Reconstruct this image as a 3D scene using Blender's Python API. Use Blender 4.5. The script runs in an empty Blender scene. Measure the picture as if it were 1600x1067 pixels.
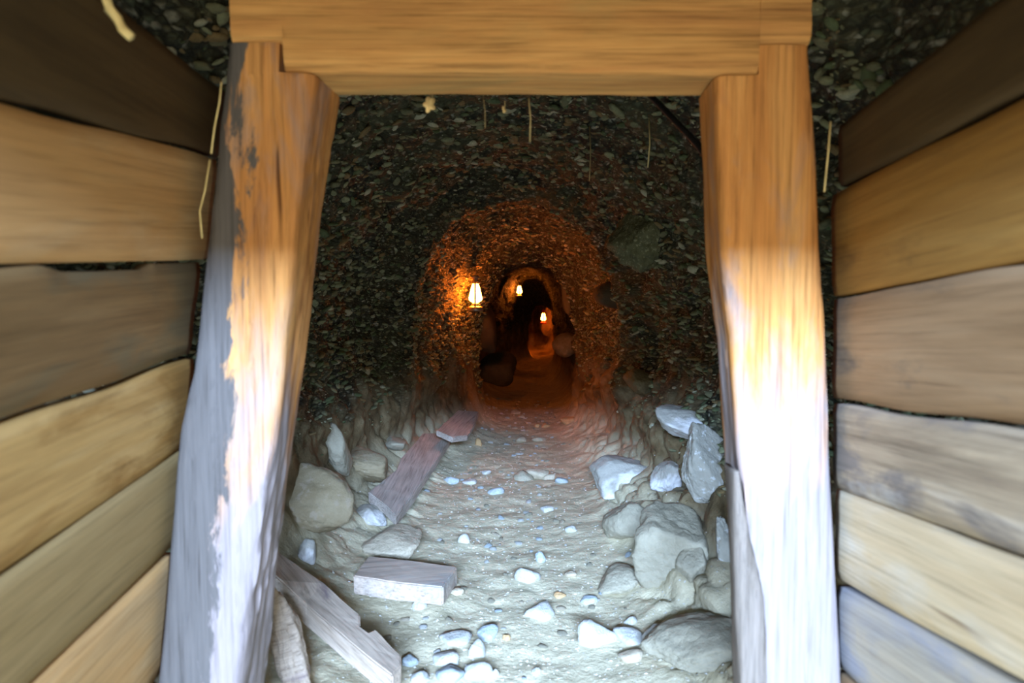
import bpy, bmesh, math, random
import numpy as np
from mathutils import Vector, Matrix
from mathutils.bvhtree import BVHTree

S = bpy.context.scene
COL = S.collection
R = random.Random(7)

# ------------------------------------------------------------------ camera
F, EYE, HOR = 1100.0, 1.2, 470.0
PITCH = math.atan((533.5-HOR)/F)
cam = bpy.data.cameras.new('camera'); camo = bpy.data.objects.new('camera', cam); COL.objects.link(camo)
camo.location = (0, 0, EYE); camo.rotation_euler = (math.pi/2-PITCH, 0, 0)
cam.sensor_width = 36; cam.lens = F*36/1600
cam.clip_start = .02
cam.dof.use_dof = True; cam.dof.focus_distance = 4.6; cam.dof.aperture_fstop = 3.2
S.camera = camo
# ------------------------------------------------------------------ world and lights
w = bpy.data.worlds.new('sky'); S.world = w; w.use_nodes = True
bg = w.node_tree.nodes['Background']; bg.inputs[0].default_value = (.92, .95, .9, 1); bg.inputs[1].default_value = .28
def area(name, loc, rot, sx, sy, power, col, spread=180):
    l = bpy.data.lights.new(name, 'AREA'); l.shape = 'RECTANGLE'; l.size = sx; l.size_y = sy
    l.energy = power; l.color = col; l.spread = math.radians(spread)
    o = bpy.data.objects.new(name, l); COL.objects.link(o); o.location = loc; o.rotation_euler = rot; return o
# bright open sky beyond the mouth of the passage: low strip seen under the added rear lintel
area('daylight_strip', (-.25, -7.0, EYE+2.115), (math.radians(90-17), 0, 0), 4.8, .64, 7100, (.43, .63, 1.0))
# general daylight that fills the mouth
area('daylight_fill', (0, -.95, EYE-.05), (math.radians(90), 0, 0), 1.3, 1.0, 32, (1, .87, .66))
S.view_settings.view_transform = 'Standard'; S.view_settings.look = 'None'
S.view_settings.gamma = 1; S.view_settings.use_curve_mapping = False
S.view_settings.exposure = 0.0
cy = S.cycles
cy.max_bounces = 6; cy.diffuse_bounces = 4; cy.glossy_bounces = 2; cy.sample_clamp_indirect = 4
cy.use_denoising = True

# ------------------------------------------------------------------ projection helpers
def ray(px, py):
    u = (px-800)/F; v = (533.5-py)/F
    c, s = math.cos(PITCH), math.sin(PITCH)
    return Vector((u, c+v*s, -s+v*c))
O = Vector((0, 0, EYE))
def P(px, py, y):
    d = ray(px, py); return O+d*(y/d.y)
def PZ(px, py, z):
    d = ray(px, py); return O+d*((z-EYE)/d.z)
def PW(px, py, a, b):            # wall plane x = a + b*(z-EYE)
    d = ray(px, py); t = a/(d.x-b*d.z); return O+d*t

# ------------------------------------------------------------------ numpy noise
def _h(i, j, k, s):
    n = (i*374761393+j*668265263+k*2147483647+s*1274126177) & 0xffffffff
    n = ((n ^ (n >> 13))*1274126177) & 0xffffffff
    n = ((n ^ (n >> 16))*2246822519) & 0xffffffff
    return ((n ^ (n >> 15)) & 0xffffff)/float(0xffffff)
def vn(p, s=0):
    p = np.asarray(p, dtype=np.float64); i = np.floor(p).astype(np.int64); f = p-i; f = f*f*(3-2*f)
    r = 0
    for a in (0, 1):
        for b in (0, 1):
            for c in (0, 1):
                wgt = (f[:, 0] if a else 1-f[:, 0])*(f[:, 1] if b else 1-f[:, 1])*(f[:, 2] if c else 1-f[:, 2])
                r = r+wgt*_h(i[:, 0]+a, i[:, 1]+b, i[:, 2]+c, s)
    return r*2-1
def fbm(p, o=4, s=0, g=.5):
    r = 0; a = 1; t = 0; p = np.asarray(p, float)
    for k in range(o):
        r = r+a*vn(p+17.3*k, s+k); t += a; a *= g; p = p*2.03
    return r/t
def worley(p, s=0):
    p = np.asarray(p, float); i = np.floor(p).astype(np.int64); d1_ = np.full(len(p), 9.); d2_ = np.full(len(p), 9.)
    for a in (-1, 0, 1):
        for b in (-1, 0, 1):
            for c in (-1, 0, 1):
                q = i+np.array([a, b, c]); f = np.stack([_h(q[:, 0], q[:, 1], q[:, 2], s+k) for k in (1, 2, 3)], 1)
                d = np.linalg.norm(q+f-p, axis=1); n_ = d < d1_
                d2_ = np.where(n_, d1_, np.minimum(d2_, d)); d1_ = np.where(n_, d, d1_)
    return d1_, d2_
def sstep(a, b, x):
    t = np.clip((x-a)/(b-a), 0, 1); return t*t*(3-2*t)

# ------------------------------------------------------------------ materials
class NT:
    def __init__(s, name, rough=.8, spec=.25):
        m = bpy.data.materials.new(name); m.use_nodes = True; s.m = m; s.t = m.node_tree; s.n = s.t.nodes
        s.b = s.n['Principled BSDF']; s.b.inputs['Roughness'].default_value = rough
        s.b.inputs['Specular IOR Level'].default_value = spec
    def add(s, ty, **kw):
        n = s.n.new(ty)
        for k, v in kw.items(): setattr(n, k, v)
        return n
    def l(s, a, b): s.t.links.new(a, b)
    def coord(s, scale, kind='Object'):
        if kind == 'world': c = s.add('ShaderNodeNewGeometry').outputs['Position']
        else: c = s.add('ShaderNodeTexCoord').outputs['Object']
        mp = s.add('ShaderNodeMapping'); mp.inputs['Scale'].default_value = scale; s.l(c, mp.inputs[0]); return mp.outputs[0]
    def noise(s, v, sc, det=4, rough=.55, dist=0):
        n = s.add('ShaderNodeTexNoise'); n.inputs['Scale'].default_value = sc; n.inputs['Detail'].default_value = det
        n.inputs['Roughness'].default_value = rough; n.inputs['Distortion'].default_value = dist; s.l(v, n.inputs['Vector']); return n.outputs[0]
    def ramp(s, f, stops):
        r = s.add('ShaderNodeValToRGB'); e = r.color_ramp.elements
        while len(e) < len(stops): e.new(.5)
        for k, (p, c) in enumerate(stops): e[k].position = p; e[k].color = (*c, 1) if len(c) == 3 else c
        s.l(f, r.inputs[0]); return r.outputs[0]
    def mix(s, f, a, b, mode='MIX'):
        n = s.add('ShaderNodeMix', data_type='RGBA', blend_type=mode)
        if isinstance(f, (int, float)): n.inputs[0].default_value = f
        else: s.l(f, n.inputs[0])
        for q, i in ((a, 6), (b, 7)):
            if isinstance(q, tuple): n.inputs[i].default_value = (*q, 1)
            else: s.l(q, n.inputs[i])
        return n.outputs[2]
    def math(s, op, a, b=0, clamp=False):
        n = s.add('ShaderNodeMath', operation=op, use_clamp=clamp)
        for q, i in ((a, 0), (b, 1)):
            if isinstance(q, (int, float)): n.inputs[i].default_value = q
            else: s.l(q, n.inputs[i])
        return n.outputs[0]
    def bump(s, h, strength=.5, dist=.01):
        b = s.add('ShaderNodeBump'); b.inputs['Strength'].default_value = strength; b.inputs['Distance'].default_value = dist
        s.l(h, b.inputs['Height']); s.l(b.outputs[0], s.b.inputs['Normal'])
    def out(s, c): s.l(c, s.b.inputs['Base Color']); return s.m

BW = [(.42, (0, 0, 0)), (.58, (1, 1, 1))]
def wood(name, c0, c1, c2, grey=None, gamt=(.5, .62), axis='X', blotch=None, bamt=(.55, .62), bump=.35, gs=1.0, side=None, foot=0):
    t = NT(name, .78, .2)
    def sc(k, q):
        return {'X': (k, q, q), 'Z': (q, q, k), 'Y': (q, k, q)}[axis]
    v = t.coord(sc(.1, 1))
    n1 = t.noise(v, 14*gs, 7, .62, .6)
    fine = t.noise(t.coord(sc(.03, 1)), 110*gs, 5, .65)
    col = t.ramp(n1, [(.3, c0), (.5, c1), (.72, c2)])
    fr = t.ramp(fine, [(.32, (.42, .38, .34)), (.45, (.85, .83, .8)), (.62, (1.15, 1.12, 1.08))])
    col = t.mix(.42 if bump < .3 else .75, col, fr, 'MULTIPLY')
    if grey:
        g = t.noise(t.coord(sc(.28, 1)), 5.5, 6, .6, .8)
        if foot:          # worn grey patches, plus pale daylight on the lower post painted into the colour
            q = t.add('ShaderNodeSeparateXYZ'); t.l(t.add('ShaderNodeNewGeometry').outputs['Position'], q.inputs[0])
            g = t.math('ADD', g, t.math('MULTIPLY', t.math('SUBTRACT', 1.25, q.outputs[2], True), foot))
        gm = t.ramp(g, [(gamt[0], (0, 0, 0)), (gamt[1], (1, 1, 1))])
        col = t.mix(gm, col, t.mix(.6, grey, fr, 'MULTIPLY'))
    if blotch:
        g = t.noise(t.coord(sc(.4, 1)), 3.2, 5, .6, .4)
        gm = t.ramp(g, [(bamt[0], (0, 0, 0)), (bamt[1], (1, 1, 1))])
        col = t.mix(gm, col, t.mix(.6, blotch, fr, 'MULTIPLY'))
    if side:      # grey weathered face along the outer edge of a leaning post
        q = t.add('ShaderNodeSeparateXYZ'); t.l(t.add('ShaderNodeNewGeometry').outputs['Position'], q.inputs[0])
        e_ = t.math('SUBTRACT', t.math('ADD', q.outputs[0], .763), t.math('MULTIPLY', q.outputs[2], .113))
        e_ = t.math('ADD', e_, t.math('MULTIPLY', t.math('SUBTRACT', t.noise(t.coord(sc(.3, 1)), 16, 6, .65, .5), .5), .20))
        e_ = t.math('ADD', e_, t.math('MULTIPLY', t.math('SUBTRACT', t.noise(t.coord(sc(.5, 1)), 3.0, 2), .5), .12))
        gm = t.ramp(t.math('MULTIPLY', e_, 5), [(.34, (1, 1, 1)), (.40, (0, 0, 0))])
        col = t.mix(gm, col, t.mix(.6, side, fr, 'MULTIPLY'))
    crack = t.ramp(t.noise(t.coord(sc(.035, 1)), 32*gs, 3, .5), [(.27, (0, 0, 0)), (.33, (1, 1, 1))])
    col = t.mix(crack, t.mix(1.0, col, (.35, .3, .28), 'MULTIPLY'), col)
    h = t.math('ADD', t.math('MULTIPLY', fine, .5), t.math('MULTIPLY', crack, .6))
    t.bump(h, bump, .006)
    return t.out(col)

M = {}
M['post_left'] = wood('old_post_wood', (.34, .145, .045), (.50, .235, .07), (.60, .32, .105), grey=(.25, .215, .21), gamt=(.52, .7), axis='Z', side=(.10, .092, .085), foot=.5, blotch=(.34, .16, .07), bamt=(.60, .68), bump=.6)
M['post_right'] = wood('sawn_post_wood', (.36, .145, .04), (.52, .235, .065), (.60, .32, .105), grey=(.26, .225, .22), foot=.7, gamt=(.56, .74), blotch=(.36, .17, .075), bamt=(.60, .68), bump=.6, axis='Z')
M['post_grey'] = wood('weathered_wood', (.07, .055, .04), (.16, .135, .11), (.24, .2, .17), axis='Z', bump=1.0)
M['beam'] = wood('lintel_wood', (.40, .19, .06), (.50, .26, .08), (.58, .33, .11), axis='X', grey=(.36, .23, .08), gamt=(.55, .75))
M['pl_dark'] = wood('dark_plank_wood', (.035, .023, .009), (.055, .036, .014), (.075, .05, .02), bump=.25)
M['pl_dark2'] = wood('umber_plank_wood', (.10, .058, .02), (.15, .09, .035), (.2, .13, .055), grey=(.12, .09, .045), gamt=(.5, .6), bump=.25)
M['pl_tan'] = wood('tan_plank_wood', (.36, .21, .085), (.42, .25, .10), (.47, .3, .13), grey=(.45, .33, .18), gamt=(.5, .75), bump=.25)
M['pl_stain'] = wood('stained_plank_wood', (.28, .165, .055), (.38, .24, .085), (.46, .32, .14), grey=(.24, .13, .035), gamt=(.5, .62), bump=.25)
M['pl_olive'] = wood('olive_plank_wood', (.2, .14, .055), (.25, .175, .075), (.29, .21, .095), bump=.25)
M['pl_gold'] = wood('golden_plank_wood', (.23, .12, .028), (.29, .16, .04), (.35, .21, .06), grey=(.18, .1, .03), gamt=(.55, .68), bump=.25)
M['pl_brown'] = wood('brown_plank_wood', (.22, .135, .065), (.29, .185, .095), (.34, .23, .125), grey=(.16, .12, .08), gamt=(.56, .66), bump=.25)
M['pl_figured'] = wood('figured_plank_wood', (.2, .15, .10), (.42, .34, .23), (.56, .52, .44), grey=(.22, .19, .16), gamt=(.5, .58), bump=.3, gs=.6, blotch=(.52, .52, .48), bamt=(.55, .66))
M['pl_pale'] = wood('pale_plank_wood', (.5, .38, .22), (.58, .46, .28), (.64, .54, .36), grey=(.60, .56, .46), gamt=(.5, .7), bump=.25)
M['pl_grey'] = wood('grey_plank_wood', (.32, .29, .24), (.42, .38, .30), (.48, .40, .28), grey=(.3, .31, .34), gamt=(.5, .62), bump=.25)
M['loose'] = wood('dusty_board_wood', (.42, .37, .32), (.5, .45, .40), (.58, .53, .48), grey=(.34, .3, .25), gamt=(.5, .7))
M['block'] = wood('pale_block_wood', (.36, .3, .25), (.46, .38, .31), (.52, .42, .33), grey=(.34, .33, .31), gamt=(.5, .7))
M['sawn'] = wood('fresh_timber_wood', (.34, .27, .2), (.46, .38, .30), (.52, .43, .34), grey=(.22, .17, .17), gamt=(.58, .66))

TINTS = [(.20, .20, .105), (.28, .30, .165), (.12, .155, .07), (.46, .46, .31), (.23, .165, .07)]
def tunnel_mat():
    t = NT('conglomerate_rock', .82, .3)
    vw = t.coord((1, 1, 2.0), 'world')
    wob = t.noise(vw, 18, 3)
    va = t.add('ShaderNodeVectorMath', operation='MULTIPLY_ADD'); t.l(vw, va.inputs[0]); va.inputs[1].default_value = (1, 1, 1)
    sc = t.add('ShaderNodeVectorMath', operation='SCALE'); 
    cn = t.add('ShaderNodeTexNoise'); cn.inputs['Scale'].default_value = 22; t.l(vw, cn.inputs['Vector'])
    t.l(cn.outputs[1], sc.inputs[0]); sc.inputs['Scale'].default_value = .05; t.l(sc.outputs[0], va.inputs[2])
    v1 = t.add('ShaderNodeTexVoronoi'); v1.inputs['Scale'].default_value = 34; t.l(va.outputs[0], v1.inputs['Vector'])
    sep = t.add('ShaderNodeSeparateColor'); t.l(v1.outputs['Color'], sep.inputs[0])
    cell = t.ramp(sep.outputs[0], [(.0, (.022, .022, .011)), (.4, (.045, .046, .024)), (.65, (.085, .10, .06)), (.8, (.11, .10, .055)), (.93, (.24, .24, .18)), (1, (.38, .38, .3))])
    edge = t.ramp(v1.outputs['Distance'], [(.25, (1, 1, 1)), (.62, (.25, .24, .2))])
    rock = t.mix(1.0, cell, edge, 'MULTIPLY')
    big = t.noise(t.coord((1, 1, 1), 'world'), 2.2, 4)
    rock = t.mix(t.ramp(big, [(.42, (0, 0, 0)), (.62, (.8, .8, .8))]), rock, t.mix(.6, rock, (.075, .07, .028)))
    # mud on the lower walls, trodden clay on the floor
    pos = t.add('ShaderNodeSeparateXYZ'); t.l(t.add('ShaderNodeNewGeometry').outputs['Position'], pos.inputs[0])
    hz = t.math('ADD', pos.outputs[2], t.math('MULTIPLY', t.noise(t.coord((1, 1, 1), 'world'), 3.5, 5), .9))
    mudf = t.ramp(t.math('MULTIPLY', hz, .5), [(.50, (1, 1, 1)), (.62, (0, 0, 0))])
    mn = t.noise(t.coord((1, 1, 1), 'world'), 9, 6, .6)
    mud = t.ramp(mn, [(.3, (.085, .058, .024)), (.5, (.16, .115, .055)), (.7, (.25, .2, .11))])
    col = t.mix(mudf, rock, mud)
    fz = t.math('ADD', pos.outputs[2], t.math('MULTIPLY', t.noise(t.coord((1, 1, 1), 'world'), 4.5, 5), .3))
    flf = t.ramp(fz, [(.22, (1, 1, 1)), (.50, (0, 0, 0))])
    fn = t.noise(t.coord((1, 1.6, 1), 'world'), 7, 7, .65)
    flo = t.ramp(fn, [(.28, (.38, .34, .22)), (.5, (.58, .52, .35)), (.72, (.72, .65, .44))])
    sp = t.add('ShaderNodeTexVoronoi'); sp.inputs['Scale'].default_value = 42; t.l(t.coord((1, 1, 1), 'world'), sp.inputs['Vector'])
    spk = t.ramp(sp.outputs['Distance'], [(.10, (1, 1, 1)), (.16, (0, 0, 0))])
    flo = t.mix(spk, flo, (.68, .68, .62))
    col = t.mix(flf, col, flo)
    inv = t.math('SUBTRACT', 1.0, mudf)
    hr = t.math('MULTIPLY', t.math('SUBTRACT', 1.0, v1.outputs['Distance']), inv)
    h = t.math('ADD', hr, t.math('MULTIPLY', t.noise(t.coord((1, 1, 1), 'world'), 40, 6, .65), .9))
    t.bump(h, .7, .014)
    return t.out(col)
M['rock'] = tunnel_mat()
def stone(name, c0, c1, sc=14, rough=.8, speck=None, patch=None):
    t = NT(name, rough, .3)
    v = t.coord((1, 1, 1)); n = t.noise(v, sc, 6, .65)
    c = t.ramp(n, [(.3, c0), (.7, c1)])
    if speck:
        q = t.noise(v, sc*4, 3); c = t.mix(t.ramp(q, [(.58, (0, 0, 0)), (.64, (1, 1, 1))]), c, speck)
    if patch:
        q = t.noise(v, sc*.6, 4); c = t.mix(t.ramp(q, [(.52, (0, 0, 0)), (.6, (1, 1, 1))]), c, patch)
    t.bump(t.noise(v, sc*3, 6, .7), .8, .015)
    return t.out(c)
for k, c in enumerate(TINTS):
    M['peb%d' % k] = stone('embedded_pebble_%s' % 'abcde'[k], tuple(q*.7 for q in c), tuple(q*1.25 for q in c), 40)
M['st_pale'] = stone('pale_stone', (.46, .46, .41), (.62, .62, .57), 22)
M['st_tan'] = stone('tan_stone', (.42, .36, .25), (.6, .52, .38), 22)
M['st_blue'] = stone('blue_grey_stone', (.36, .42, .44), (.52, .58, .58), 22)
M['st_orange'] = stone('ochre_stone', (.5, .3, .13), (.6, .42, .22), 22)
M['bo_grey'] = stone('grey_boulder_rock', (.26, .25, .20), (.4, .38, .31), 9, speck=(.5, .5, .46))
M['bo_white'] = stone('broken_white_rock', (.33, .32, .27), (.42, .4, .34), 6, patch=(.66, .66, .64))
M['bo_mud'] = stone('mud_coated_rock', (.27, .245, .17), (.42, .385, .28), 8)
M['bo_brown'] = stone('brown_boulder_rock', (.22, .17, .09), (.36, .30, .19), 7, speck=(.34, .28, .19))
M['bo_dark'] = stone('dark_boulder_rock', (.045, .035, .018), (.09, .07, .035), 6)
M['bo_olive'] = stone('olive_boulder_rock', (.14, .11, .05), (.2, .16, .08), 6)
M['bo_cong'] = stone('mossy_block_rock', (.09, .095, .045), (.18, .18, .09), 16, speck=(.3, .3, .17))
M['gravel'] = stone('fine_gravel', (.45, .43, .36), (.7, .68, .62), 8)
def plain(name, c, rough=.6, metal=0, emit=None, es=0):
    t = NT(name, rough); t.b.inputs['Metallic'].default_value = metal
    n = t.noise(t.coord((1, 1, 1)), 25, 4)
    c = t.ramp(n, [(.3, tuple(q*.8 for q in c)), (.7, tuple(min(1, q*1.2) for q in c))]); t.l(c, t.b.inputs['Base Color'])
    if emit: t.b.inputs['Emission Color'].default_value = (*emit, 1); t.b.inputs['Emission Strength'].default_value = es
    return t.m
M['metal'] = plain('tarnished_metal', (.35, .28, .2), .45, .8)
M['red'] = plain('red_enamel', (.45, .03, .015), .45)
M['dark'] = plain('black_rubber', (.012, .012, .012), .6)
M['leaf'] = plain('dry_leaf', (.62, .46, .2), .7)
M['straw'] = plain('dry_straw', (.62, .5, .22), .8)
M['thread'] = plain('rootlet', (.28, .22, .1), .9)
GL = 1.0
M['glow1'] = plain('glowing_glass_near', (.9, .8, .6), .4, 0, (1, .19, .014), 240*GL)
M['glow2'] = plain('glowing_glass_middle', (.9, .8, .6), .4, 0, (1, .21, .02), 130*GL)
M['glow3'] = plain('glowing_glass_far', (.9, .8, .6), .4, 0, (1, .16, .012), 150*GL)

# ------------------------------------------------------------------ object helpers
def mesh(name, verts, faces, mats, smooth=True, mi=None):
    me = bpy.data.meshes.new(name)
    v = np.asarray(verts, dtype=np.float32).reshape(-1, 3)
    me.from_pydata(v.tolist(), [], [list(map(int, f)) for f in faces])
    for m in (mats if isinstance(mats, (list, tuple)) else [mats]): me.materials.append(m)
    if smooth: me.polygons.foreach_set('use_smooth', [True]*len(me.polygons))
    if mi is not None: me.polygons.foreach_set('material_index', list(map(int, mi)))
    me.update(); return me
def link(name, me, parent=None, loc=None, mat=None):
    o = bpy.data.objects.new(name, me); COL.objects.link(o)
    if parent: o.parent = parent
    if mat is not None: o.matrix_world = mat
    if loc is not None: o.location = loc
    return o
def tag(o, label, cat, group=None):
    o['label'] = label; o['category'] = cat
    if group: o['group'] = group
    return o
def empty(name, loc):
    o = bpy.data.objects.new(name, None); COL.objects.link(o); o.location = loc; o.empty_display_size = .1; return o
def local(name, verts, faces, mat, X, Z, origin, parent=None, smooth=True):
    """world-space verts stored in a frame whose X runs along X and Z near Z"""
    X = Vector(X).normalized(); Z = Vector(Z); Z = (Z-X*Z.dot(X)).normalized(); Y = Z.cross(X)
    m = Matrix((X, Y, Z)).transposed().to_4x4(); m.translation = Vector(origin)
    mi = np.array(m.inverted()); v = np.asarray(verts, float); v = v@mi[:3, :3].T+mi[:3, 3]
    me = mesh(name, v, faces, mat, smooth)
    o = bpy.data.objects.new(name, me); COL.objects.link(o); o.matrix_world = m
    if parent: o.parent = parent; o.matrix_parent_inverse = Matrix.Identity(4); o.matrix_basis = parent.matrix_world.inverted()@m
    return o
def loft(rings, cap=True):
    n = len(rings[0]); v = np.concatenate(rings); f = []
    for i in range(len(rings)-1):
        a = i*n; b = a+n
        for j in range(n): f.append((a+j, a+(j+1) % n, b+(j+1) % n, b+j))
    if cap: f.append(tuple(range(n))[::-1]); f.append(tuple(range((len(rings)-1)*n, len(rings)*n)))
    return v, f
def sup(n, e):
    out = []
    for k in range(n):
        a = 2*math.pi*(k+.5)/n; c, s = math.cos(a), math.sin(a)
        r = 1/((abs(c)**e+abs(s)**e)**(1/e)); out.append((c*r, s*r))
    return out
def auto_flat(o, ang=40):
    me = o.data
    bm = bmesh.new(); bm.from_mesh(me)
    for e in bm.edges:
        if len(e.link_faces) == 2 and e.calc_face_angle() > math.radians(ang): e.smooth = False
    bm.to_mesh(me); bm.free()
def tube(name, pts, r, mat, parent=None, n=8, taper=1.0, origin=None):
    pts = [Vector(p) for p in pts]; rings = []
    for i, p in enumerate(pts):
        d = (pts[min(i+1, len(pts)-1)]-pts[max(i-1, 0)]).normalized()
        a = d.orthogonal().normalized() if abs(d.z) > .9 else d.cross(Vector((0, 0, 1))).normalized()
        b = d.cross(a); rr = r*(1+(taper-1)*i/max(1, len(pts)-1))
        rings.append(np.array([p+(a*math.cos(t)+b*math.sin(t))*rr for t in [2*math.pi*k/n for k in range(n)]]))
    v, f = loft(rings)
    og = Vector(origin) if origin is not None else (Vector((0, 0, 0)) if parent else pts[0])
    o = link(name, mesh(name, v-np.array(og), f, mat), parent, og if not parent else None); return o
def lathe(name, prof, mat, parent=None, n=24, loc=(0, 0, 0)):
    rings = [np.array([(r*math.cos(2*math.pi*k/n)+loc[0], r*math.sin(2*math.pi*k/n)+loc[1], z+loc[2]) for k in range(n)]) for r, z in prof]
    v, f = loft(rings); return link(name, mesh(name, v, f, mat), parent)
_ico = {}
def ico(sub):
    if sub not in _ico:
        bm = bmesh.new(); bmesh.ops.create_icosphere(bm, subdivisions=sub, radius=1)
        _ico[sub] = (np.array([v.co for v in bm.verts]), [tuple(v.index for v in f.verts) for f in bm.faces]); bm.free()
    return _ico[sub]
def rock_verts(size, seed, sub=4, planes=14, ang=1.0, rough=.09):
    rs = np.random.RandomState(seed); d, f = ico(sub)
    n = rs.normal(size=(planes, 3)); n /= np.linalg.norm(n, axis=1)[:, None]
    k = rs.uniform(.72, 1.0, planes); dot = d@n.T; dot[dot < .05] = .05
    rr = k/dot; r = 1/(np.sum((1/rr)**(14*ang), axis=1)**(1/(14*ang)))
    r = np.minimum(r, 1.35); v = d*r[:, None]
    v = v*(1+rough*fbm(d*2.5+seed, 4, seed)[:, None]+rough*.5*fbm(d*8+seed, 3, seed+5)[:, None])
    v = v*(1-.05*np.clip(.3-np.abs(vn(d*3.2+seed, seed+9))*2, 0, 1)[:, None]+.02*rough/.09*vn(d*20, seed+3)[:, None])
    return v*np.array(size), f
def rock(name, loc, size, rot, mat, seed, label=None, cat='rock', group=None, **k):
    v, f = rock_verts(size, seed, **k)
    o = link(name, mesh(name, v, f, mat), None, loc); o.rotation_euler = [math.radians(a) for a in rot]
    if label: tag(o, label, cat, group)
    return o

# ------------------------------------------------------------------ tunnel (floor, walls, ceiling)
ST = np.array([  # y, xL, xR, top, floor (relative to the eye)
    (-.75, -1.1, 1.1, .85, -1.2), (1.0, -1.15, 1.15, 1.0, -1.2), (2.0, -1.05, 1.05, .95, -1.2), (3.0, -.99, .98, .87, -1.2),
    (4.0, -.95, .95, .83, -1.2), (4.5, -.88, .92, .81, -1.2), (4.85, -.68, .76, .67, -1.2), (5.15, -.72, .84, .76, -1.2), (5.6, -.58, .84, .76, -1.2),
    (5.9, -.47, .78, .70, -1.2), (6.3, -.42, .74, .60, -1.2), (6.6, -.36, .72, .54, -1.2), (7.0, -.31, .64, .42, -1.2), (7.7, -.40, .72, .40, -1.2), (9.0, -.45, .75, .52, -1.2), (10.2, -.40, .72, .52, -1.2),
    (11.7, -.0, .72, .44, -1.2), (12.3, -.15, .75, .42, -1.2), (13.4, .1, .85, .2, -1.2), (14.2, .34, .92, -.08, -1.2),
    (16.0, .25, .97, .0, -1.25), (17.2, .25, 1.02, .05, -1.25), (17.9, .3, .88, .05, -1.25), (18.7, .45, .62, -.2, -1.2)])
def prof(y): return [np.interp(y, ST[:, 0], ST[:, k]) for k in range(1, 5)]
ys = np.concatenate([np.arange(-.75, 1.6, .07), np.arange(1.6, 8.0, .0165), np.arange(8.0, 18.7, .05)])
NT_ = 420; th = 2*np.pi*np.arange(NT_)/NT_          # 0 = floor centre, pi/2 = right, pi = top
Y, T = np.meshgrid(ys, th, indexing='ij')
xl, xr, zt, zf = prof(Y); zf = zf+EYE; zt = zt+EYE
cz = zf+.78*np.clip((zt-zf)/2.0, .4, 1); cx = (xl+xr)/2; a = (xr-xl)/2
a = a+np.maximum(0, .86-a)*sstep(.15, .8, np.cos(T))*(1-sstep(5.0, 6.2, Y))
up = np.cos(T) < 0
b = np.where(up, zt-cz, cz-zf); e = np.where(up, 2.25, 3.7)
sn, cs = np.abs(np.sin(T)), np.abs(np.cos(T))
r = 1/(((sn/a)**e+(cs/b)**e)**(1/e))
X = cx+np.sin(T)*r; Z = cz-np.cos(T)*r
base = np.stack([X, Y, Z], -1).reshape(-1, 3)
flo = np.clip(1-sstep(.10, .42, (Z-zf)).reshape(-1), 0, 1)
Zr = (Z-zf).reshape(-1); Yf = Y.reshape(-1)
low = sstep(.1, .35, Zr)*(1-sstep(.75, 1.15, Zr))
hi = sstep(.5, .9, Zr)
big = fbm(base*1.5, 3, 3)*.06
bil = (np.abs(vn(base*3.3+vn(base*2.1, 9)[:, None]*.7, 11))**.6-.45)*.10+(np.abs(vn(base*8, 12))**.7-.4)*.03
mid = fbm(base*np.array([7, 7, 11.]), 4, 21, .6)*.045
fine = fbm(base*np.array([26, 26, 40.]), 3, 31, .6)*.016
# ledges of the bedding
led = (np.abs(vn(base*np.array([1.3, 1.3, 5.5]), 41))-.4)*.05
side_ = sstep(.38, .72, np.abs(base[:, 0]-.02))*(1-sstep(.55, .95, Zr))*((Yf > 1.5) & (Yf < 8))*(1-sstep(6, 8, Yf))
lump = np.zeros(len(base)); ix = np.where(side_ > .01)[0]
wp = base[ix]+np.stack([vn(base[ix]*2.3, 101+k) for k in range(3)], 1)*.16
for fq, am in ((3.6, .075), (8.5, .03)):
    w1, w2 = worley(wp*fq, int(fq*10)); lump[ix] += am*np.clip(np.minimum((w2-w1)*2.2, 1)**.5+.35*(1-w1)-.35, 0, 1.3)
lump *= side_*np.where(base[:, 0] < 0, .25+.4*sstep(2.9, 3.8, Yf), 1)
disp = (1-flo)*(big+mid*(.35+.65*hi)+fine*(.3+.7*hi)+led*hi)-(low)*bil*.5
swell = fbm(base*np.array([2.2, 1.4, 2.2]), 4, 51)*.035+np.abs(vn(base*np.array([4, 5, 4.]), 52))*.012+fbm(base*18, 3, 53)*.006
cdir = np.stack([cx-X, np.zeros_like(X), cz-Z], -1).reshape(-1, 3); cdir /= np.linalg.norm(cdir, axis=1)[:, None]
# soft mud collapse at the right foot of the wall
bench = np.exp(-((Yf-3.3)/1.1)**2)*sstep(.45, .9, base[:, 0])*(1-sstep(.35, .8, Zr))*.10
pos = base+cdir*(disp+bench+lump)[:, None]; pos[:, 2] += flo*swell
G = pos.reshape(len(ys), NT_, 3)
def patch(name, j0, j1):
    js = [j % NT_ for j in range(j0, j1+1)]; sub = G[:, js, :]; n = len(js); v = sub.reshape(-1, 3)
    i = np.arange(len(ys)-1)[:, None]; j = np.arange(n-1)[None, :]; a0 = i*n+j
    f = np.stack([a0, a0+1, a0+n+1, a0+n], -1).reshape(-1, 4)[:, ::-1]
    f = np.stack([a0, a0+n, a0+n+1, a0+1], -1).reshape(-1, 4)
    o = link(name, mesh(name, v, f.tolist(), M['rock'])); o['kind'] = 'structure'; return o, v, f
dj = NT_/360.0
j1, j2, j3, j4 = int(48*dj), int(132*dj), int(228*dj), int(312*dj)
floor, fv, ff = patch('floor', j4-NT_, j1)
wr, wrv, wrf = patch('wall_right', j1, j2)
ceil, cv, cf = patch('ceiling', j2, j3)
wl, wlv, wlf = patch('wall_left', j3, j4)
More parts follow.
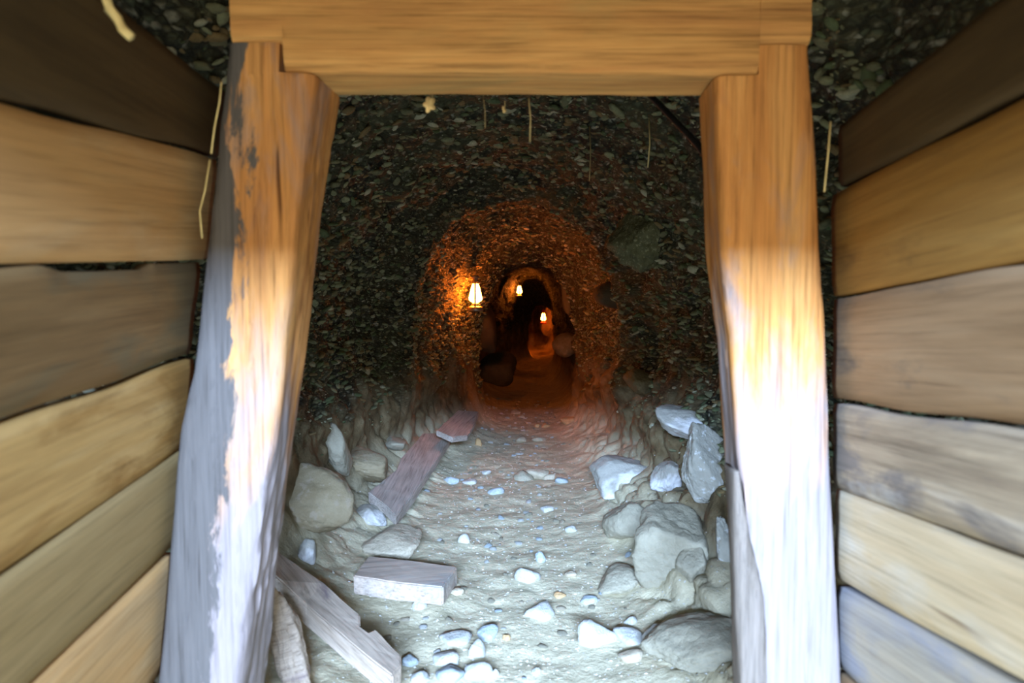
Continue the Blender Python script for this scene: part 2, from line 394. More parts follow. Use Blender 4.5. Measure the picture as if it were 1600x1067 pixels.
# far end of the gallery
ring = G[-1]; c0 = ring.mean(0)
endv = np.concatenate([ring, ring*.5+c0*.5+np.array([0, .25, 0]), [c0+np.array([0, .35, 0])]]); ef = []
for j in range(NT_):
    k = (j+1) % NT_; ef += [(j, k, NT_+k, NT_+j), (NT_+j, NT_+k, 2*NT_)]
ob = link('wall_back', mesh('wall_back', endv, ef, M['rock'])); ob['kind'] = 'structure'
bvs = [BVHTree.FromPolygons(v.tolist(), f.tolist()) for v, f in ((fv, ff), (wrv, wrf), (cv, cf), (wlv, wlf))]
def cast(o, d):
    best = None
    for q in bvs:
        h = q.ray_cast(o, d)
        if h[0] is not None and (best is None or h[3] < best[3]): best = h
    return best
def ground(x, y):
    h = bvs[0].ray_cast(Vector((x, y, EYE)), Vector((0, 0, -1)))
    if h[0] is not None: return h[0].z
    h = cast(Vector((x, y, EYE-.1)), Vector((0, 0, -1))); return h[0].z if h else 0
def HIT(px, py):
    h = cast(O, ray(px, py).normalized()); return h[0] if h else P(px, py, 6)

# ------------------------------------------------------------------ pebbles set in the conglomerate
d1, f1 = ico(2); f1 = np.array(f1)
def pebble_verts(p, nrm, s, rs):
    flat = np.array([rs.normal()*.35, rs.normal()*.35, 1.0])+nrm*.35*np.sign(nrm[2]+1e-6); flat /= np.linalg.norm(flat)
    u = np.cross(flat, rs.normal(size=3)); u /= np.linalg.norm(u); v = np.cross(flat, u)
    B = np.stack([u*s*rs.uniform(.9, 1.5), v*s*rs.uniform(.6, .95), flat*s*rs.uniform(.3, .5)])
    d = d1*(1+rs.uniform(-.13, .13, (len(d1), 1))); return d@B+p
def pebbles(parent, gi, gj, count, seed, nparts, smin=.0045, smax=.03):
    rs = np.random.RandomState(seed); V = []; Fc = []; MI = []; parts = []
    tries = 0; cand = []
    while len(cand) < count and tries < count*6:
        tries += 1
        i = int(gi[0]+(gi[1]-gi[0])*rs.uniform()**1.25); j = rs.randint(gj[0], gj[1]) % NT_
        p = G[i, j]; t1 = G[i+1, j]-p; t2 = G[i, (j+1) % NT_]-p
        n = np.cross(t2, t1); n /= np.linalg.norm(n)+1e-9
        ip = np.array([0, p[1], EYE-.1])-p
        if n@ip < 0: n = -n
        zr = p[2]; mz = zr+.35*vn(np.array([[p[0]*2, p[1]*2, p[2]*2]]), 77)[0]
        if mz < .62+.12*rs.normal(): continue
        s = smin+(smax-smin)*rs.uniform()**4.2
        cand.append((s, p+n*s*.12, n))
    cand.sort(key=lambda q: -q[0]/max(1.5, q[1][1]))
    for k, (s, p, n) in enumerate(cand):
        v = pebble_verts(p, n, s, rs); m = rs.choice(5, p=[.3, .22, .22, .08, .18])
        if k < nparts: parts.append((v, p, m))
        else: Fc.append(f1+42*len(V)); V.append(v); MI += [m]*80
    for v, p, m in parts:
        o = link('pebble', mesh('pebble', v-p, f1, M['peb%d' % m]), parent, p)
    o = link('pebble_bed', mesh('pebble_bed', np.concatenate(V), np.concatenate(Fc), [M['peb%d' % k] for k in range(5)], True, MI), parent)
    o['kind'] = 'stuff'
i0 = int(np.searchsorted(ys, 1.65)); i1 = int(np.searchsorted(ys, 7.2))
pebbles(ceil, (i0, i1), (j2, j3), 9000, 1, 260)
pebbles(wl, (i0, i1), (j3, j4), 7500, 2, 260)
pebbles(wr, (i0, i1), (j1, j2), 6000, 3, 240)

# ------------------------------------------------------------------ timber set: two posts and the lintel
def post(name, outer, inner, back, zt_out, zt_in, frac, mat, label, side, recess=None):
    """outer / inner / back: lists of (px, py) along the post's edges; front plane y=1.40, back y=1.585"""
    def line(pts, y):
        q = sorted([(P(px, py, y).z, P(px, py, y).x) for px, py in pts])
        zs = np.array([k[0] for k in q]); xs = np.array([k[1] for k in q])
        def f(z):
            if z < zs[0]: return xs[0]+(z-zs[0])*(xs[1]-xs[0])/(zs[1]-zs[0])
            return np.interp(z, zs, xs)
        return f
    fo, fi, fb = line(outer, 1.40), line(inner, 1.40), line(back, 1.585)
    N = 72; sq = sup(N, 9); rings = []
    zz = list(np.arange(-.06, zt_in, .018))+[zt_in]
    up_ = [zt_in+.002]+list(np.arange(zt_in+.015, zt_out, .015))+[zt_out]
    for z in zz+up_:
        xo, xi, xb = fo(z), fi(z), fb(z); ring = []
        for s_, t_ in sq:            # s: outer(-1)..inner(+1), t: front(-1)..back(+1)
            u = (s_+1)/2; v = (t_+1)/2
            if z > zt_in+.001: u = min(u, frac)
            x = (xo*(1-u)+xi*u)*(1-v)+(xo*(1-u)+xb*u)*v
            ring.append((x, 1.40+.185*v, z))
        rings.append(np.array(ring))
    v, f = loft(rings); c = v.mean(0)
    m = np.zeros((len(v), 3)); m[:, 0] = v[:, 0]-np.repeat([q[:, 0].mean() for q in rings], N); m[:, 1] = v[:, 1]-1.49
    ln = np.linalg.norm(m, axis=1)[:, None]; m /= ln
    g = fbm(v*np.array([38, 38, 1.6])+5*side, 3, 61)*.006+fbm(v*np.array([9, 9, 3.])+3*side, 3, 62)*.004
    g -= np.maximum(0, .25-np.abs(vn(v*np.array([26, 26, 1.1]), 63)*3))*.02
    # the foot is frayed along the grain
    fr = 1-sstep(.45, 1.05, v[:, 2])
    inn = sstep(.1, .9, (v[:, 0]-c[0])/.09*(-side))
    g += fr*inn*(fbm(v*np.array([45, 45, 2.2]), 3, 64)*.022-.006)
    if recess: g -= recess(v)
    topf = (v[:, 2] < zt_in-.01)*1.0
    v = v+m*(g*topf+g*(1-topf)*.2)[:, None]
    o = local(name, v, f, mat, (1, 0, 0), (0, 0, 1), (c[0], 1.49, 0)); auto_flat(o, 50)
    return tag(o, label, 'post')
zo = P(350, 66, 1.40).z; zi = P(470, 114, 1.40).z
pl = post('timber_post', [(352, 75), (345, 130), (322, 360), (300, 560), (271, 720), (240, 1067)],
     [(489, 120), (466, 330), (446, 510), (430, 700), (398, 900), (372, 1067)],
     [(536, 155), (508, 330), (482, 560), (447, 800), (420, 1067)], zo, zi, .62, M['post_left'],
     'leaning left-hand mine post with blue-grey weathered outer edge and orange heartwood', -1)
def rec(v):
    z = v[:, 2]; edge = 1-sstep(.72, .95, z+0.0)      # below this the inner third has split away
    xi = np.interp(z, [.3, .6, .8, 1.0], [.50, .485, .47, .43]); w_ = (1-sstep(xi-.012, xi+.004, v[:, 0]))
    return edge*w_*(v[:, 1] < 1.47)*.028
pr = post('timber_post', [(1268, 75), (1280, 230), (1293, 470), (1302, 700), (1322, 1067)],
     [(1118, 120), (1128, 400), (1142, 530), (1152, 720), (1172, 1067)],
     [(1088, 155), (1100, 400), (1117, 530), (1131, 720), (1148, 1067)], P(1230, 70, 1.4).z, P(1150, 118, 1.4).z, .56, M['post_right'],
     'upright right-hand mine post of orange sawn timber with split grey inner foot', 1, rec)
# split grey splinter on the right post's inner foot
rings = []
for k in range(60):
    q = k/59; py = 735+(1250-735)*q; z = P(1150, py, 1.39).z
    x0 = P(1133+18*q, py, 1.44).x; wd = .012+.045*min(1, q*2.6)
    ring = []
    for s_, t_ in sup(20, 3.5): ring.append((x0+wd*(s_+1)/2, 1.425+.035*t_, z))
    rings.append(np.array(ring))
v, f = loft(rings); v[:, 1] -= np.abs(fbm(v*np.array([70, 30, 2.]), 3, 66))*.022; v[:, 0] += fbm(v*np.array([40, 20, 3.]), 2, 67)*.006
o = local('splinter', v, f, M['post_grey'], (1, 0, 0), (0, 0, 1), (0, 1.41, .5), pr); o['label'] = 'grey splintered strip split along the inner foot'
# lintel
xs = list(np.linspace(P(361, 30, 1.4).x, P(442, 30, 1.4).x, 14)); xe = list(np.linspace(P(1186, 30, 1.4).x, P(1266, 30, 1.4).x, 14))
xm = list(np.linspace(xs[-1]+.001, xe[0]-.001, 90)); rings = []
zlow = P(700, 115, 1.395).z; zhi = P(400, 68, 1.40).z
for grp, zb in ((xs, zhi), (xm, zlow), (xe, zhi)):
    for x in grp:
        rings.append(np.array([(x, 1.48+.0875*s_, (zb+1.93)/2+(1.93-zb)/2*t_) for s_, t_ in sup(64, 10)]))
v, f = loft(rings)
cc = np.array([0, 1.48, 1.78]); m = v-cc; m[:, 0] = 0; m /= np.linalg.norm(m, axis=1)[:, None]
g = fbm(v*np.array([1.6, 30, 30])+3, 3, 71)*.004+fbm(v*np.array([3, 8, 8.]), 3, 72)*.010-np.maximum(0, .2-np.abs(vn(v*np.array([1.0, 18, 18]), 73)*3))*.012
v = v+m*g[:, None]
o = local('lintel_beam', v, f, M['beam'], (1, 0, 0), (0, 0, 1), (0, 1.48, 1.78)); auto_flat(o, 50)
tag(o, 'heavy notched orange-brown beam lying across the tops of both front posts', 'beam')
# added timber set, unseen behind the viewer; its lintel cuts off the daylight
def bar(name, x0, x1, y0, y1, z0, z1, mat, ax):
    L = {'X': (x0, x1), 'Z': (z0, z1)}[ax]; rings = []
    for q in np.linspace(0, 1, 24):
        a_ = L[0]+(L[1]-L[0])*q
        if ax == 'X': rings.append(np.array([(a_, (y0+y1)/2+(y1-y0)/2*s_, (z0+z1)/2+(z1-z0)/2*t_) for s_, t_ in sup(28, 8)]))
        else: rings.append(np.array([((x0+x1)/2+(x1-x0)/2*s_, (y0+y1)/2+(y1-y0)/2*t_, a_) for s_, t_ in sup(28, 8)]))
    v, f = loft(rings); v = v+fbm(v*9, 3, 81)[:, None]*.004
    return local(name, v, f, mat, (1, 0, 0), (0, 0, 1), ((x0+x1)/2, (y0+y1)/2, (z0+z1)/2))
ZC = EYE+.525
tag(bar('lintel_beam', -1.35, 1.35, -.70, -.55, ZC, ZC+.24, M['beam'], 'X'), 'added unseen rear lintel beam that blocks daylight above the mouth of the passage', 'beam')
tag(bar('timber_post', -1.02, -.84, -.72, -.54, -.03, ZC, M['post_left'], 'Z'), 'added unseen rear post carrying the light-blocking lintel on the left', 'post')
tag(bar('timber_post', .84, 1.02, -.72, -.54, -.03, ZC, M['post_right'], 'Z'), 'added unseen rear post carrying the light-blocking lintel on the right', 'post')
# rock face over the mouth
n = 30; V = []
for i in range(n):
    for j in range(40):
        x = -2+4*j/39; z = ZC+.2+1.2*i/(n-1); V.append((x, -.62-.25*(z-ZC), z))
V = np.array(V); V[:, 1] += fbm(V*2.5, 4, 91)*.12
o = link('wall_front', mesh('wall_front', V, [(i*40+j, i*40+j+1, i*40+40+j+1, i*40+40+j) for i in range(n-1) for j in range(39)], M['rock'])); o['kind'] = 'structure'

# ------------------------------------------------------------------ plank linings
def plank_wall(name, label, edges, a, b, side, mats, ends, chips):
    root = empty(name, (a, .5, 0)); tag(root, label, 'wall')
    lines = []
    for (p0, p1) in edges:
        A = PW(*p0, a, b); B = PW(*p1, a, b); k = (B.z-A.z)/(B.y-A.y); lines.append((B.y, B.z, k))
    Zl = lambda i, y: lines[i][1]+(y-lines[i][0])*lines[i][2]
    bpy.context.view_layer.update()
    for i in range(len(edges)-1):
        rs = np.random.RandomState(100+i+(0 if side < 0 else 50)); N = 90; rings = []
        y0, y1 = -.42, ends[i]; off = rs.uniform(-.004, .006); gap = .0035
        for q in np.linspace(0, 1, N):
            y = y0+(y1-y0)*q; zt_ = Zl(i, y)-gap; zb_ = Zl(i+1, y)+gap
            zt_ += .006*vn(np.array([[y*5, i*3.1, 0]]), 5)[0]; zb_ += .006*vn(np.array([[y*5, i*3.1, 9]]), 5)[0]
            if i in chips:
                c0_, c1_, dpt = chips[i]; zt_ -= dpt*float(sstep(c0_, c0_+.06, y)*(1-sstep(c1_-.02, c1_, y)))
            ring = []
            for s_, t_ in sup(24, 7):
                z = (zt_+zb_)/2+(zt_-zb_)/2*t_
                x = a+b*(z-EYE)+side*(.02+off)+side*.018*s_
                ring.append((x, y, z))
            rings.append(np.array(ring))
        v, f = loft(rings); v[:, 0] += fbm(v*np.array([3, 1.5, 12]), 3, 95+i)*.004
        yc = (y0+y1)/2; zc = (Zl(i, yc)+Zl(i+1, yc))/2
        o = local('plank', v, f, M[mats[i][0]], (0, 1, lines[i][2]), (0, 0, 1), (a+b*(zc-EYE), yc, zc), root); o['label'] = mats[i][1]
    return root
plank_wall('plank_wall', 'left-hand retaining wall of rough stacked planks beside the leaning post',
  [((0, -150), (345, 130)), ((0, 155), (328, 243)), ((0, 417), (315, 405)), ((0, 665), (297, 560)), ((0, 905), (275, 710)), ((0, 1120), (250, 880)), ((0, 1400), (235, 1080)), ((0, 1680), (230, 1270)), ((0, 1960), (225, 1450))],
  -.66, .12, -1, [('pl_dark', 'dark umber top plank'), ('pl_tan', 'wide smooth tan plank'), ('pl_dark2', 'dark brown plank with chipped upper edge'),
   ('pl_stain', 'tan plank with orange-brown stains'), ('pl_olive', 'olive-tan plank'), ('pl_tan', 'tan plank beside the foot of the post'), ('pl_olive', 'olive plank near the ground'), ('pl_dark2', 'brown plank at the ground')],
  [1.53, 1.52, 1.485, 1.50, 1.49, 1.48, 1.46, 1.46], {2: (.99, 1.29, .012)})
plank_wall('plank_wall', 'right-hand retaining wall of fitted planks beside the upright post',
  [((1600, -42), (1303, 190)), ((1600, 142), (1290, 306)), ((1600, 409), (1292, 463)), ((1600, 671), (1297, 628)), ((1600, 875), (1304, 762)), ((1600, 1075), (1314, 915)), ((1600, 1330), (1320, 1062)), ((1600, 1560), (1325, 1230)), ((1600, 1800), (1330, 1400))],
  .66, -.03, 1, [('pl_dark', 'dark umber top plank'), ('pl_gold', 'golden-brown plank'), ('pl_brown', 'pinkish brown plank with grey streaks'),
   ('pl_figured', 'pale plank with wavy dark figure'), ('pl_pale', 'pale cream plank'), ('pl_grey', 'blue-grey weathered plank'), ('pl_brown', 'brown plank near the ground'), ('pl_olive', 'olive plank at the ground')],
  [1.44, 1.47, 1.47, 1.45, 1.45, 1.45, 1.45, 1.45], {})

# ------------------------------------------------------------------ loose boards on the floor
def slab(name, pts, ztop, thick, mat, label, cat, noise=.004, tilt=None):
    pl_ = (0, 0, ztop)
    for it in range(4):      # settle the board on the ground under it
        top = []
        for px, py, *dz in pts:
            d = ray(px, py); t_ = (pl_[0]*0+pl_[2]+(dz[0] if dz else 0)-EYE)/(d.z-pl_[0]*d.x-pl_[1]*d.y); top.append(np.array(O+d*t_))
        q = np.array(top); gz = np.array([ground(a_, b_) for a_, b_ in q[:, :2]])
        A_ = np.c_[q[:, 0], q[:, 1], np.ones(len(q))]; s_ = np.linalg.lstsq(A_, gz, rcond=None)[0]
        s_[:2] = np.clip(s_[:2], -.3, .3); rr_ = gz-q[:, :2]@s_[:2]; s_[2] = np.mean(rr_)+min(.65*(np.max(rr_)-np.mean(rr_)), .03); pl_ = (s_[0], s_[1], s_[2]+ztop)
    c = np.mean(top, axis=0); bm = bmesh.new()
    vs = [bm.verts.new(p) for p in top]; fc = bm.faces.new(vs); fc.normal_update()
    if fc.normal.z < 0: fc.normal_flip()
    ext = bmesh.ops.extrude_face_region(bm, geom=[fc])
    for q in ext['geom']:
        if isinstance(q, bmesh.types.BMVert): q.co.z -= thick
    bmesh.ops.recalc_face_normals(bm, faces=bm.faces)
    bmesh.ops.bevel(bm, geom=list(bm.edges), offset=.005, segments=2, affect='EDGES')
    bmesh.ops.triangulate(bm, faces=[f_ for f_ in bm.faces if len(f_.verts) > 4])
    bmesh.ops.subdivide_edges(bm, edges=[e_ for e_ in bm.edges if e_.calc_length() > .05], cuts=3, use_grid_fill=True)
    v = np.array([q.co for q in bm.verts]); bm.verts.index_update(); f = [tuple(q.index for q in f_.verts) for f_ in bm.faces]; bm.free()
    v[:, 2] += fbm(v*14, 3, 7)*noise; v[:, 0] += fbm(v*20+5, 3, 8)*noise
    L = max(((top[i]-top[j]) for i in range(len(top)) for j in range(len(top))), key=lambda q: np.linalg.norm(q))
    o = local(name, v, f, mat, L, (0, 0, 1), c, smooth=False); return tag(o, label, cat)
slab('loose_board', [(575, 769), (598, 785), (619, 806), (645, 773), (672, 732), (703, 684), (680, 677), (661, 676), (648, 692), (626, 716), (620, 733), (598, 750)], .10, .055, M['loose'],
     'long grey dusty board lying on the mud along the left of the path', 'board')
slab('loose_board', [(682, 672), (699, 656), (716, 641), (748, 643), (741, 662), (730, 680), (706, 683)], .10, .04, M['loose'],
     'short brown board beyond the long grey one, in the shade', 'board')
slab('timber_block', [(576, 868), (640, 875), (714, 885), (703, 902), (692, 917), (620, 909), (552, 899)], .085, .075, M['block'],
     'sawn pale timber block lying below the flat stone at left', 'timber')
slab('notched_timber', [(418, 848, .05), (440, 866, .03), (507, 912), (562, 960), (563, 979), (576, 988), (586, 983), (627, 1022), (627, 1040), (613, 1056), (545, 1000), (477, 941), (440, 908, .03), (418, 890, .05)], .11, .075, M['sawn'],
     'pale notched timber slanting down from behind the foot of the left post', 'timber')

# ------------------------------------------------------------------ boulders
def rk(px, py, y, size, rot, mat, seed, name, label, **k):
    if y < 6.5:
        y0 = y; h = HIT(px, py); emb = k.pop('emb', .25)
        y = min(y, h.y*(1-emb*max(size)/max(.5, (h-O).length)))
        size = tuple(q*y/y0 for q in size); k.setdefault('sub', 5 if max(size) > .08 and y < 5 else 4)
    return rock(name, P(px, py, y), size, rot, M[mat], seed, label, 'rock', **k)
rk(486, 790, 3.05, (.17, .16, .125), (10, 20, 20), 'bo_brown', 3, 'boulder', 'smooth brown boulder half hidden behind the left post', ang=.7)
rk(607, 850, 3.35, (.155, .12, .062), (5, -4, 10), 'st_tan', 11, 'rock', 'flat cream and tan stone resting behind the pale timber block')
rk(578, 806, 3.9, (.10, .12, .05), (0, 10, 30), 'bo_white', 12, 'rock', 'low whitish rock at the near end of the long grey board')
rk(565, 722, 4.7, (.22, .26, .085), (0, 12, 10), 'bo_brown', 14, 'rock', 'broad brown mud-covered rock left of the long grey board', ang=.6)
rk(618, 694, 5.2, (.09, .08, .05), (0, 0, 0), 'bo_mud', 15, 'rock', 'small rounded rock beside the far end of the long grey board')
rk(525, 700, 4.1, (.07, .12, .17), (10, -18, 0), 'bo_mud', 16, 'rock', 'upright dark rock against the left wall above the brown boulder', ang=.7)
rk(455, 1020, 2.05, (.05, .08, .17), (0, -14, 10), 'sawn', 17, 'broken_wood', 'crumbling pale wood stump at the foot of the left post', rough=.14)
rk(483, 868, 3.0, (.035, .05, .07), (0, 10, 0), 'bo_white', 18, 'rock', 'small bluish rock between brown boulder and notched timber')
rk(974, 745, 4.25, (.20, .16, .095), (18, -14, -16), 'bo_white', 22, 'boulder', 'angular grey boulder with white broken edge at right of the path', planes=10, ang=1.6)
rk(1046, 748, 4.15, (.085, .09, .10), (10, 20, 10), 'bo_white', 23, 'rock', 'small white-faced rock just right of the angular grey boulder', ang=1.3)
rk(986, 818, 3.72, (.11, .13, .12), (0, -20, 10), 'bo_mud', 24, 'boulder', 'muddy boulder just below the angular grey boulder', ang=1.2)
rk(1055, 865, 3.25, (.17, .20, .17), (10, -20, 20), 'bo_mud', 25, 'boulder', 'largest mud-coated boulder at the foot of the right wall', ang=1.4, planes=9, rough=.12)
rk(975, 905, 3.15, (.10, .14, .06), (0, -10, 0), 'bo_mud', 26, 'rock', 'low muddy rock in front of the largest boulder', ang=.8)
rk(1072, 662, 4.1, (.17, .14, .085), (10, 12, -10), 'bo_white', 27, 'boulder', 'jagged white-edged boulder jutting from the right wall', planes=10, ang=1.5)
rk(1110, 738, 3.6, (.13, .07, .20), (-14, -20, 14), 'bo_grey', 34, 'rock_slab', 'flat upright slab leaning behind the right post', planes=9, ang=1.8)
rk(1132, 862, 3.0, (.045, .06, .16), (0, -6, 0), 'bo_grey', 29, 'rock', 'narrow upright stone showing beside the right post')
rk(1082, 880, 3.0, (.08, .1, .09), (0, 10, 0), 'bo_mud', 30, 'rock', 'dark muddy rock between largest boulder and right post')
rk(1085, 1010, 2.65, (.16, .16, .06), (0, -16, 0), 'bo_mud', 31, 'rock', 'broad low mud-covered rock at the bottom right of the path', ang=1.2, planes=9, rough=.12)
rk(1018, 368, 4.4, (.20, .22, .215), (0, 14, 6), 'bo_cong', 33, 'boulder', 'mossy grey block bulging from the upper right wall', rough=.2, emb=-.3, planes=9, ang=1.5)
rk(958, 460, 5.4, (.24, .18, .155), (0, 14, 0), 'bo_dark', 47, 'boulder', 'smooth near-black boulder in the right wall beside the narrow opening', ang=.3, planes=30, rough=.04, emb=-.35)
rk(886, 537, 7.9, (.23, .26, .17), (0, 4, 0), 'bo_brown', 35, 'boulder', 'rounded olive-brown boulder in the dark opening at right', ang=.4, planes=30)
rk(892, 455, 7.35, (.10, .2, .30), (0, 8, 0), 'bo_olive', 36, 'boulder', 'tall smooth rock above the rounded olive-brown boulder', ang=.6)
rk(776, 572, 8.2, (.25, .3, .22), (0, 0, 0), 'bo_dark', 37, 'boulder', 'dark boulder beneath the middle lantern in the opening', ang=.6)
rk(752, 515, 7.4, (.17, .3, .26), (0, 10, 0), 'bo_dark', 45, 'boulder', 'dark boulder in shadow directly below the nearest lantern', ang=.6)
rk(864, 497, 17.5, (.24, .22, .42), (0, 0, 10), 'bo_brown', 52, 'boulder', 'glowing orange rock face just right of the farthest lantern', rough=.16)
rk(1000, 595, 5.6, (.12, .16, .10), (0, 20, 0), 'bo_olive', 40, 'rock', 'olive rock with pale edge low on the right wall')

# ------------------------------------------------------------------ stones on the floor
def gstone(px, py, wpx, hpx, mat, label, seed, rz=0):
    p = HIT(px, py+hpx*.35); dist = p.y; s = wpx/2/F*dist; h = hpx/2/F*dist*1.15
    v, f = rock_verts((s, s*.8, max(h*.9, s*.3)), seed, 3, 12, 1, .06)
    o = link('stone', mesh('stone', v, f, M[mat]), None, p+Vector((0, 0, h*.25))); o.rotation_euler = (0, 0, math.radians(rz))
    return tag(o, label, 'stone')
GS = [
 (825, 896, 34, 26, 'st_pale', 'pale stone with blue-grey top edge alone in the middle of the path'),
 (848, 951, 46, 26, 'st_pale', 'angular white stone on the path below the blue-topped one'),
 (712, 996, 48, 13, 'st_pale', 'thin flat white stone at the bottom left of the path'),
 (763, 984, 36, 26, 'st_blue', 'blue-grey triangular stone right of the thin flat white one'),
 (747, 1011, 28, 34, 'st_pale', 'cream stone with ochre spot below the blue-grey triangular one'),
 (697, 1024, 44, 24, 'st_pale', 'large white stone at the bottom, left of the ochre-spotted one'),
 (703, 1049, 46, 32, 'st_blue', 'pale turquoise stone at the bottom edge below the large white one'),
 (742, 1043, 44, 28, 'st_pale', 'dull white stone at the bottom edge right of the turquoise one'),
 (929, 987, 62, 44, 'st_pale', 'broad rounded cream stone with dark pit at lower right'),
 (980, 989, 48, 22, 'st_pale', 'elongated white stone touching the broad cream one'),
 (1024, 990, 42, 34, 'bo_white', 'rough greyish stone right of the elongated white one'),
 (986, 968, 20, 14, 'st_pale', 'small white stone above the elongated white one'),
 (895, 1008, 0, 0, '', ''),
 (704, 749, 28, 12, 'st_blue', 'pale bluish stone on the path right of the long board'),
 (735, 752, 22, 11, 'st_pale', 'small white stone second right of the long board'),
 (759, 737, 15, 9, 'st_pale', 'small square white stone behind the second white one'),
 (774, 765, 22, 14, 'st_blue', 'round blue-grey stone in the middle of the path near board height'),
 (840, 737, 34, 20, 'st_tan', 'cream angular stone topping the small ridge across the path'),
 (815, 743, 30, 18, 'bo_mud', 'grey muddy stone left of the cream one on the ridge'),
 (856, 744, 22, 13, 'st_tan', 'tan stone wedged right of the cream one on the ridge'),
 (875, 749, 20, 12, 'st_blue', 'bluish white stone at the right end of the ridge'),
 (855, 793, 20, 12, 'st_pale', 'small round pale stone below the ridge'),
 (894, 826, 18, 10, 'st_pale', 'small pale stone left of the muddy boulder'),
 (747, 689, 11, 16, 'st_orange', 'pinkish stone pair standing at the edge of shade'),
 (804, 643, 18, 9, 'st_tan', 'tan stone in the shaded part of the path'),
 (815, 650, 11, 7, 'st_tan', 'tiny tan stone in front of the shaded tan one'),
 (838, 664, 10, 8, 'st_orange', 'tiny ochre triangular stone in the shaded path'),
 (853, 664, 12, 8, 'st_orange', 'tiny round ochre stone in the shaded path'),
 (889, 656, 26, 11, 'st_orange', 'orange-lit flat stone at the right of the shaded path'),
 (843, 685, 20, 8, 'st_tan', 'flat pinkish stone at the edge of the daylight'),
 (815, 686, 20, 8, 'st_tan', 'flat tan stone left of the pinkish one at the daylight edge'),
 (660, 1000-70, 16, 12, 'st_orange', 'small ochre stone below the timber block'),
 (653, 944, 22, 16, 'st_pale', 'small white stone below the timber block'),
 (714, 923, 18, 12, 'st_tan', 'small tan stone at the right corner of the timber block'),
 (727, 841, 18, 16, 'st_pale', 'small upright white stone right of the flat cream and tan stone'),
 (790, 994, 12, 12, 'st_orange', 'single small orange pebble on the clay at lower middle'),
 (845, 870, 18, 18, 'st_blue', 'faint bluish stone just above the blue-topped one'),
 (892, 895, 18, 11, 'st_tan', 'small tan stone at the right side of the path'),
 (874, 928, 20, 11, 'st_orange', 'small yellowish stone above and right of the angular white one'),
 (922, 934, 28, 12, 'st_blue', 'flat light-blue stone near the low muddy rock'),
 (774, 1050, 16, 14, 'st_pale', 'small white stone at the bottom edge in the middle'),
 (838, 1047, 16, 10, 'st_pale', 'small pale stone at the bottom edge right of the middle'),
 (985, 1022, 38, 20, 'st_tan', 'yellowish stone below the elongated white one'),
 (640, 1030, 26, 22, 'st_blue', 'bluish stone at the tip of the notched timber'),
 (655, 1056, 30, 20, 'st_pale', 'white stone at the bottom edge beside the notched timber'),
 (584, 900, 0, 0, '', '')]
for k, (px, py, a_, b_, m_, lb) in enumerate(GS):
    if a_: gstone(px, py, a_, b_, m_, lb, 200+k, k*37 % 40-20)
# countless little stones: a few hundred counted ones, the rest gravel
protos = []
for k in range(8):
    v, f = rock_verts((1, .8, .55), 300+k, 2, 10, 1, .06); protos.append([mesh('small_stone', v, f, M[m_]) for m_ in ('st_pale', 'st_tan', 'st_blue', 'bo_mud')])
rs = np.random.RandomState(5); cnt = 0
while cnt < 230:
    y = rs.uniform(2.15, 8.5); x = rs.normal()*.36+.02
    if abs(x) > .8*np.interp(y, [2, 5, 7, 9], [1, .8, .6, .5]): continue
    z = ground(x, y)
    if z > .35: continue
    s = rs.uniform(.006, .018)*(1+.06*y)
    mi_ = rs.choice(4, p=[.35, .25, .15, .25]); cn_ = ('white', 'tan', 'bluish', 'mud-brown')[mi_]
    o = bpy.data.objects.new('small_stone', protos[rs.randint(8)][mi_]); COL.objects.link(o)
    o.location = (x, y, z+s*.1); o.scale = (s, s, s); o.rotation_euler = (rs.normal()*.2, rs.normal()*.2, rs.uniform(0, 6.28))
    tag(o, 'small %s stone strewn loose on the trodden clay floor' % cn_, 'stone', 'small %s stones strewn over the tunnel floor' % cn_); cnt += 1
V = []; Fg = []
bmv, bmf = np.array([(1, 0, 0), (-1, 0, 0), (0, 1, 0), (0, -1, 0), (0, 0, 1), (0, 0, -1.)]), np.array([(0, 2, 4), (2, 1, 4), (1, 3, 4), (3, 0, 4), (2, 0, 5), (1, 2, 5), (3, 1, 5), (0, 3, 5)])
for k in range(3200):
    y = 2.0+6.5*rs.uniform()**1.4; x = rs.normal()*.42
    if abs(x) > .85: continue
    z = ground(x, y); s = rs.uniform(.002, .0065)
    Fg.append(bmf+6*len(V)); V.append(bmv*s*np.array([1.2, 1, .7])*rs.uniform(.6, 1.2, 3)+np.array([x, y, z]))
o = link('gravel', mesh('gravel', np.concatenate(V), np.concatenate(Fg), M['gravel'], False)); o['kind'] = 'stuff'; tag(o, 'fine pale grit scattered over the clay floor of the tunnel', 'gravel')

